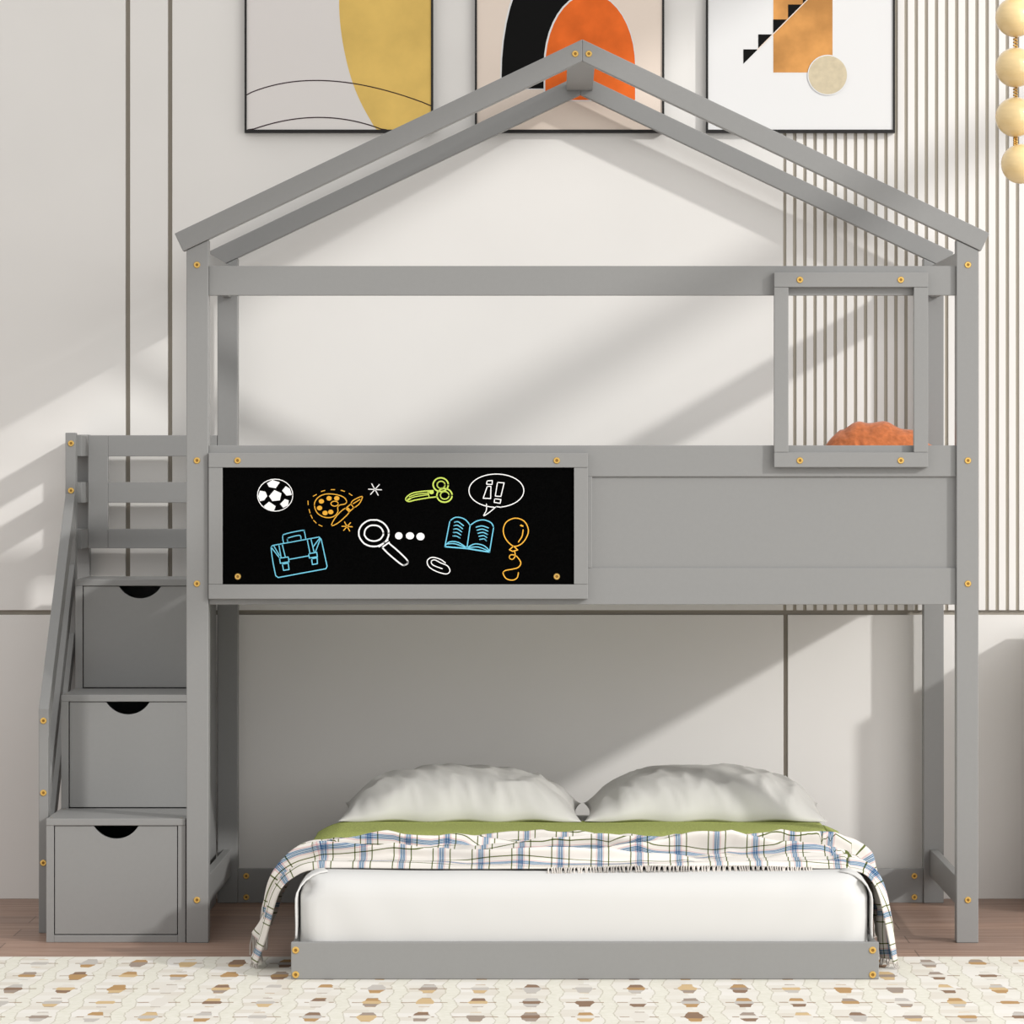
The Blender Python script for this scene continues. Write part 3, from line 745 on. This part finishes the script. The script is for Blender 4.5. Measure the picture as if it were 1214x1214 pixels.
# ------------------------------------------------------------------ bead pendant lamp, hanging in the room in front of the bed
LD = 8.55; ly = LD - CD
lamp = thing('pendant_lamp', 'hanging strand of glossy cream globes joined by gold links at the upper right', 'lamp', (X(1206, LD), ly, Z(225, LD)))
LO = Vector(lamp.location)
def sphere(cx, cy, cz, r, name, m, parent, sq=1.0):
    bm = bmesh.new(); bmesh.ops.create_uvsphere(bm, u_segments=40, v_segments=24, radius=r)
    for v in bm.verts: v.co.z *= sq
    me = bpy.data.meshes.new(name); bm.to_mesh(me); bm.free(); me.materials.append(m)
    for f in me.polygons: f.use_smooth = True
    o = bpy.data.objects.new(name, me); C.objects.link(o); o.parent = parent; o.location = (cx, cy, cz); return o
centres = [(1210.5, 194.3), (1203.8, 138.8), (1203.8, 80), (1203.8, 20.5), (1203.8, -39)]
for a, b_ in centres: sphere(X(a, LD), ly, Z(b_, LD), 23.8*LD/F, 'globe', M['globe'], lamp, 0.995)
for i in range(4):
    (xa, ya_), (xb, yb_) = centres[i], centres[i+1]
    ln = MB()
    for dx in (-1.6, 1.6):
        n_b = 5
        for k in range(n_b):
            t = k/(n_b-1); zz = (ya_-22.5) + ((yb_+22.5)-(ya_-22.5))*t + (1.4 if dx > 0 else 0)
            xx = xb + dx*.9
            c_ = (X(xx, LD), ly, Z(zz, LD)); rb_ = .0026
            rings = [(rb_*math.sin(a), rb_*math.cos(a)) for a in (0.35, .9, 1.57, 2.24, 2.79)]
            o0 = len(ln.v)
            for rr_, hh in rings: ln.v += [(c_[0]+rr_*math.cos(q*math.pi/4), c_[1]+rr_*math.sin(q*math.pi/4), c_[2]+hh) for q in range(8)]
            for a in range(4):
                for q in range(8): ln.f.append((o0+a*8+q, o0+a*8+(q+1)%8, o0+(a+1)*8+(q+1)%8, o0+(a+1)*8+q))
            ln.f += [tuple(o0+q for q in range(8)), tuple(o0+32+q for q in range(8))]
    ln.tube([(X(xb, LD), ly, Z(ya_-20, LD)), (X(xb, LD), ly, Z(yb_+20, LD))], .0012, 6)
    ln.build('chain_link', M['gold'], lamp)
MB().tube([(X(1203.8, LD), ly, Z(-60, LD)), (X(1203.8, LD), ly, 3.35)], .002, 8).build('cord', M['brass'], lamp)
MB().tube([(X(1203.8, LD), ly, 3.34), (X(1203.8, LD), ly, 3.38)], .05, 24).build('ceiling_rose', M['brass'], lamp)
adopt(lamp, LO)

# ------------------------------------------------------------------ light: tall daylight window on the right of the room
win = struct(MB().box(3.2, 3.26, -6.0, -5.9, 0, 4.12).box(3.2, 3.26, 0.98, 1.08, 0, 4.12).box(3.2, 3.26, -5.9, 0.98, 4.07, 4.12).box(3.2, 3.26, -5.9, 0.98, 0, 0.1)
    .box(3.2, 3.25, -5.9, 0.98, 3.235, 3.345).build('window_1', M['wall']))
struct(MB().box(3.2, 3.3, -6.2, WALL+.1, 4.12, 6.0).build('wall_right', M['wall']))
sun = bpy.data.lights.new('sun', 'SUN'); sun.energy = 1.55; sun.angle = math.radians(2.2); sun.color = (1, 0.98, 0.95)
so = bpy.data.objects.new('sun', sun); C.objects.link(so)
dirv = Vector((1.2, -1.0, 0.69)); so.rotation_euler = dirv.to_track_quat('Z', 'Y').to_euler(); so.location = dirv*4
al = bpy.data.lights.new('window_daylight', 'AREA'); al.shape = 'RECTANGLE'; al.size = 3.5; al.size_y = 3.0; al.energy = 65; al.color = (1, 0.99, 0.97)
ao = bpy.data.objects.new('window_daylight', al); C.objects.link(ao); ao.location = (3.1, -3.4, 2.3)
ao.rotation_euler = (Vector((3.1, -3.4, 2.3)) - Vector((0, 0.6, 1.2))).to_track_quat('Z', 'Y').to_euler()
wd = bpy.data.worlds.new('World'); bpy.context.scene.world = wd; wd.use_nodes = True
bg = wd.node_tree.nodes['Background']
nt = wd.node_tree; tc = N(nt, 'ShaderNodeTexCoord'); sp = N(nt, 'ShaderNodeSeparateXYZ'); lk(nt, tc.outputs['Generated'], sp.inputs[0])
f = math_n(nt, 'ADD', math_n(nt, 'MULTIPLY', sp.outputs[2], 0.5), 0.5)
lk(nt, ramp(nt, f, [(0.30, (0.25, 0.243, 0.235)), (0.5, (0.64, 0.63, 0.615)), (0.72, (0.76, 0.75, 0.74)), (1.0, (0.68, 0.675, 0.665))]), bg.inputs[0]); bg.inputs[1].default_value = 1.17

# ------------------------------------------------------------------ camera
cam = bpy.data.cameras.new('camera'); co = bpy.data.objects.new('camera', cam); C.objects.link(co)
co.location = (0, -CD, CZ); co.rotation_euler = (math.pi/2, 0, 0)
cam.sensor_width = 36; cam.lens = F/1214*36; cam.shift_x = (607-VX)/1214; cam.shift_y = (VY-607)/1214; cam.clip_end = 60
S = bpy.context.scene; S.camera = co
S.view_settings.view_transform = 'Standard'; S.view_settings.look = 'None'; S.view_settings.exposure = 0.17; S.view_settings.gamma = 1
S.view_settings.use_curve_mapping = False
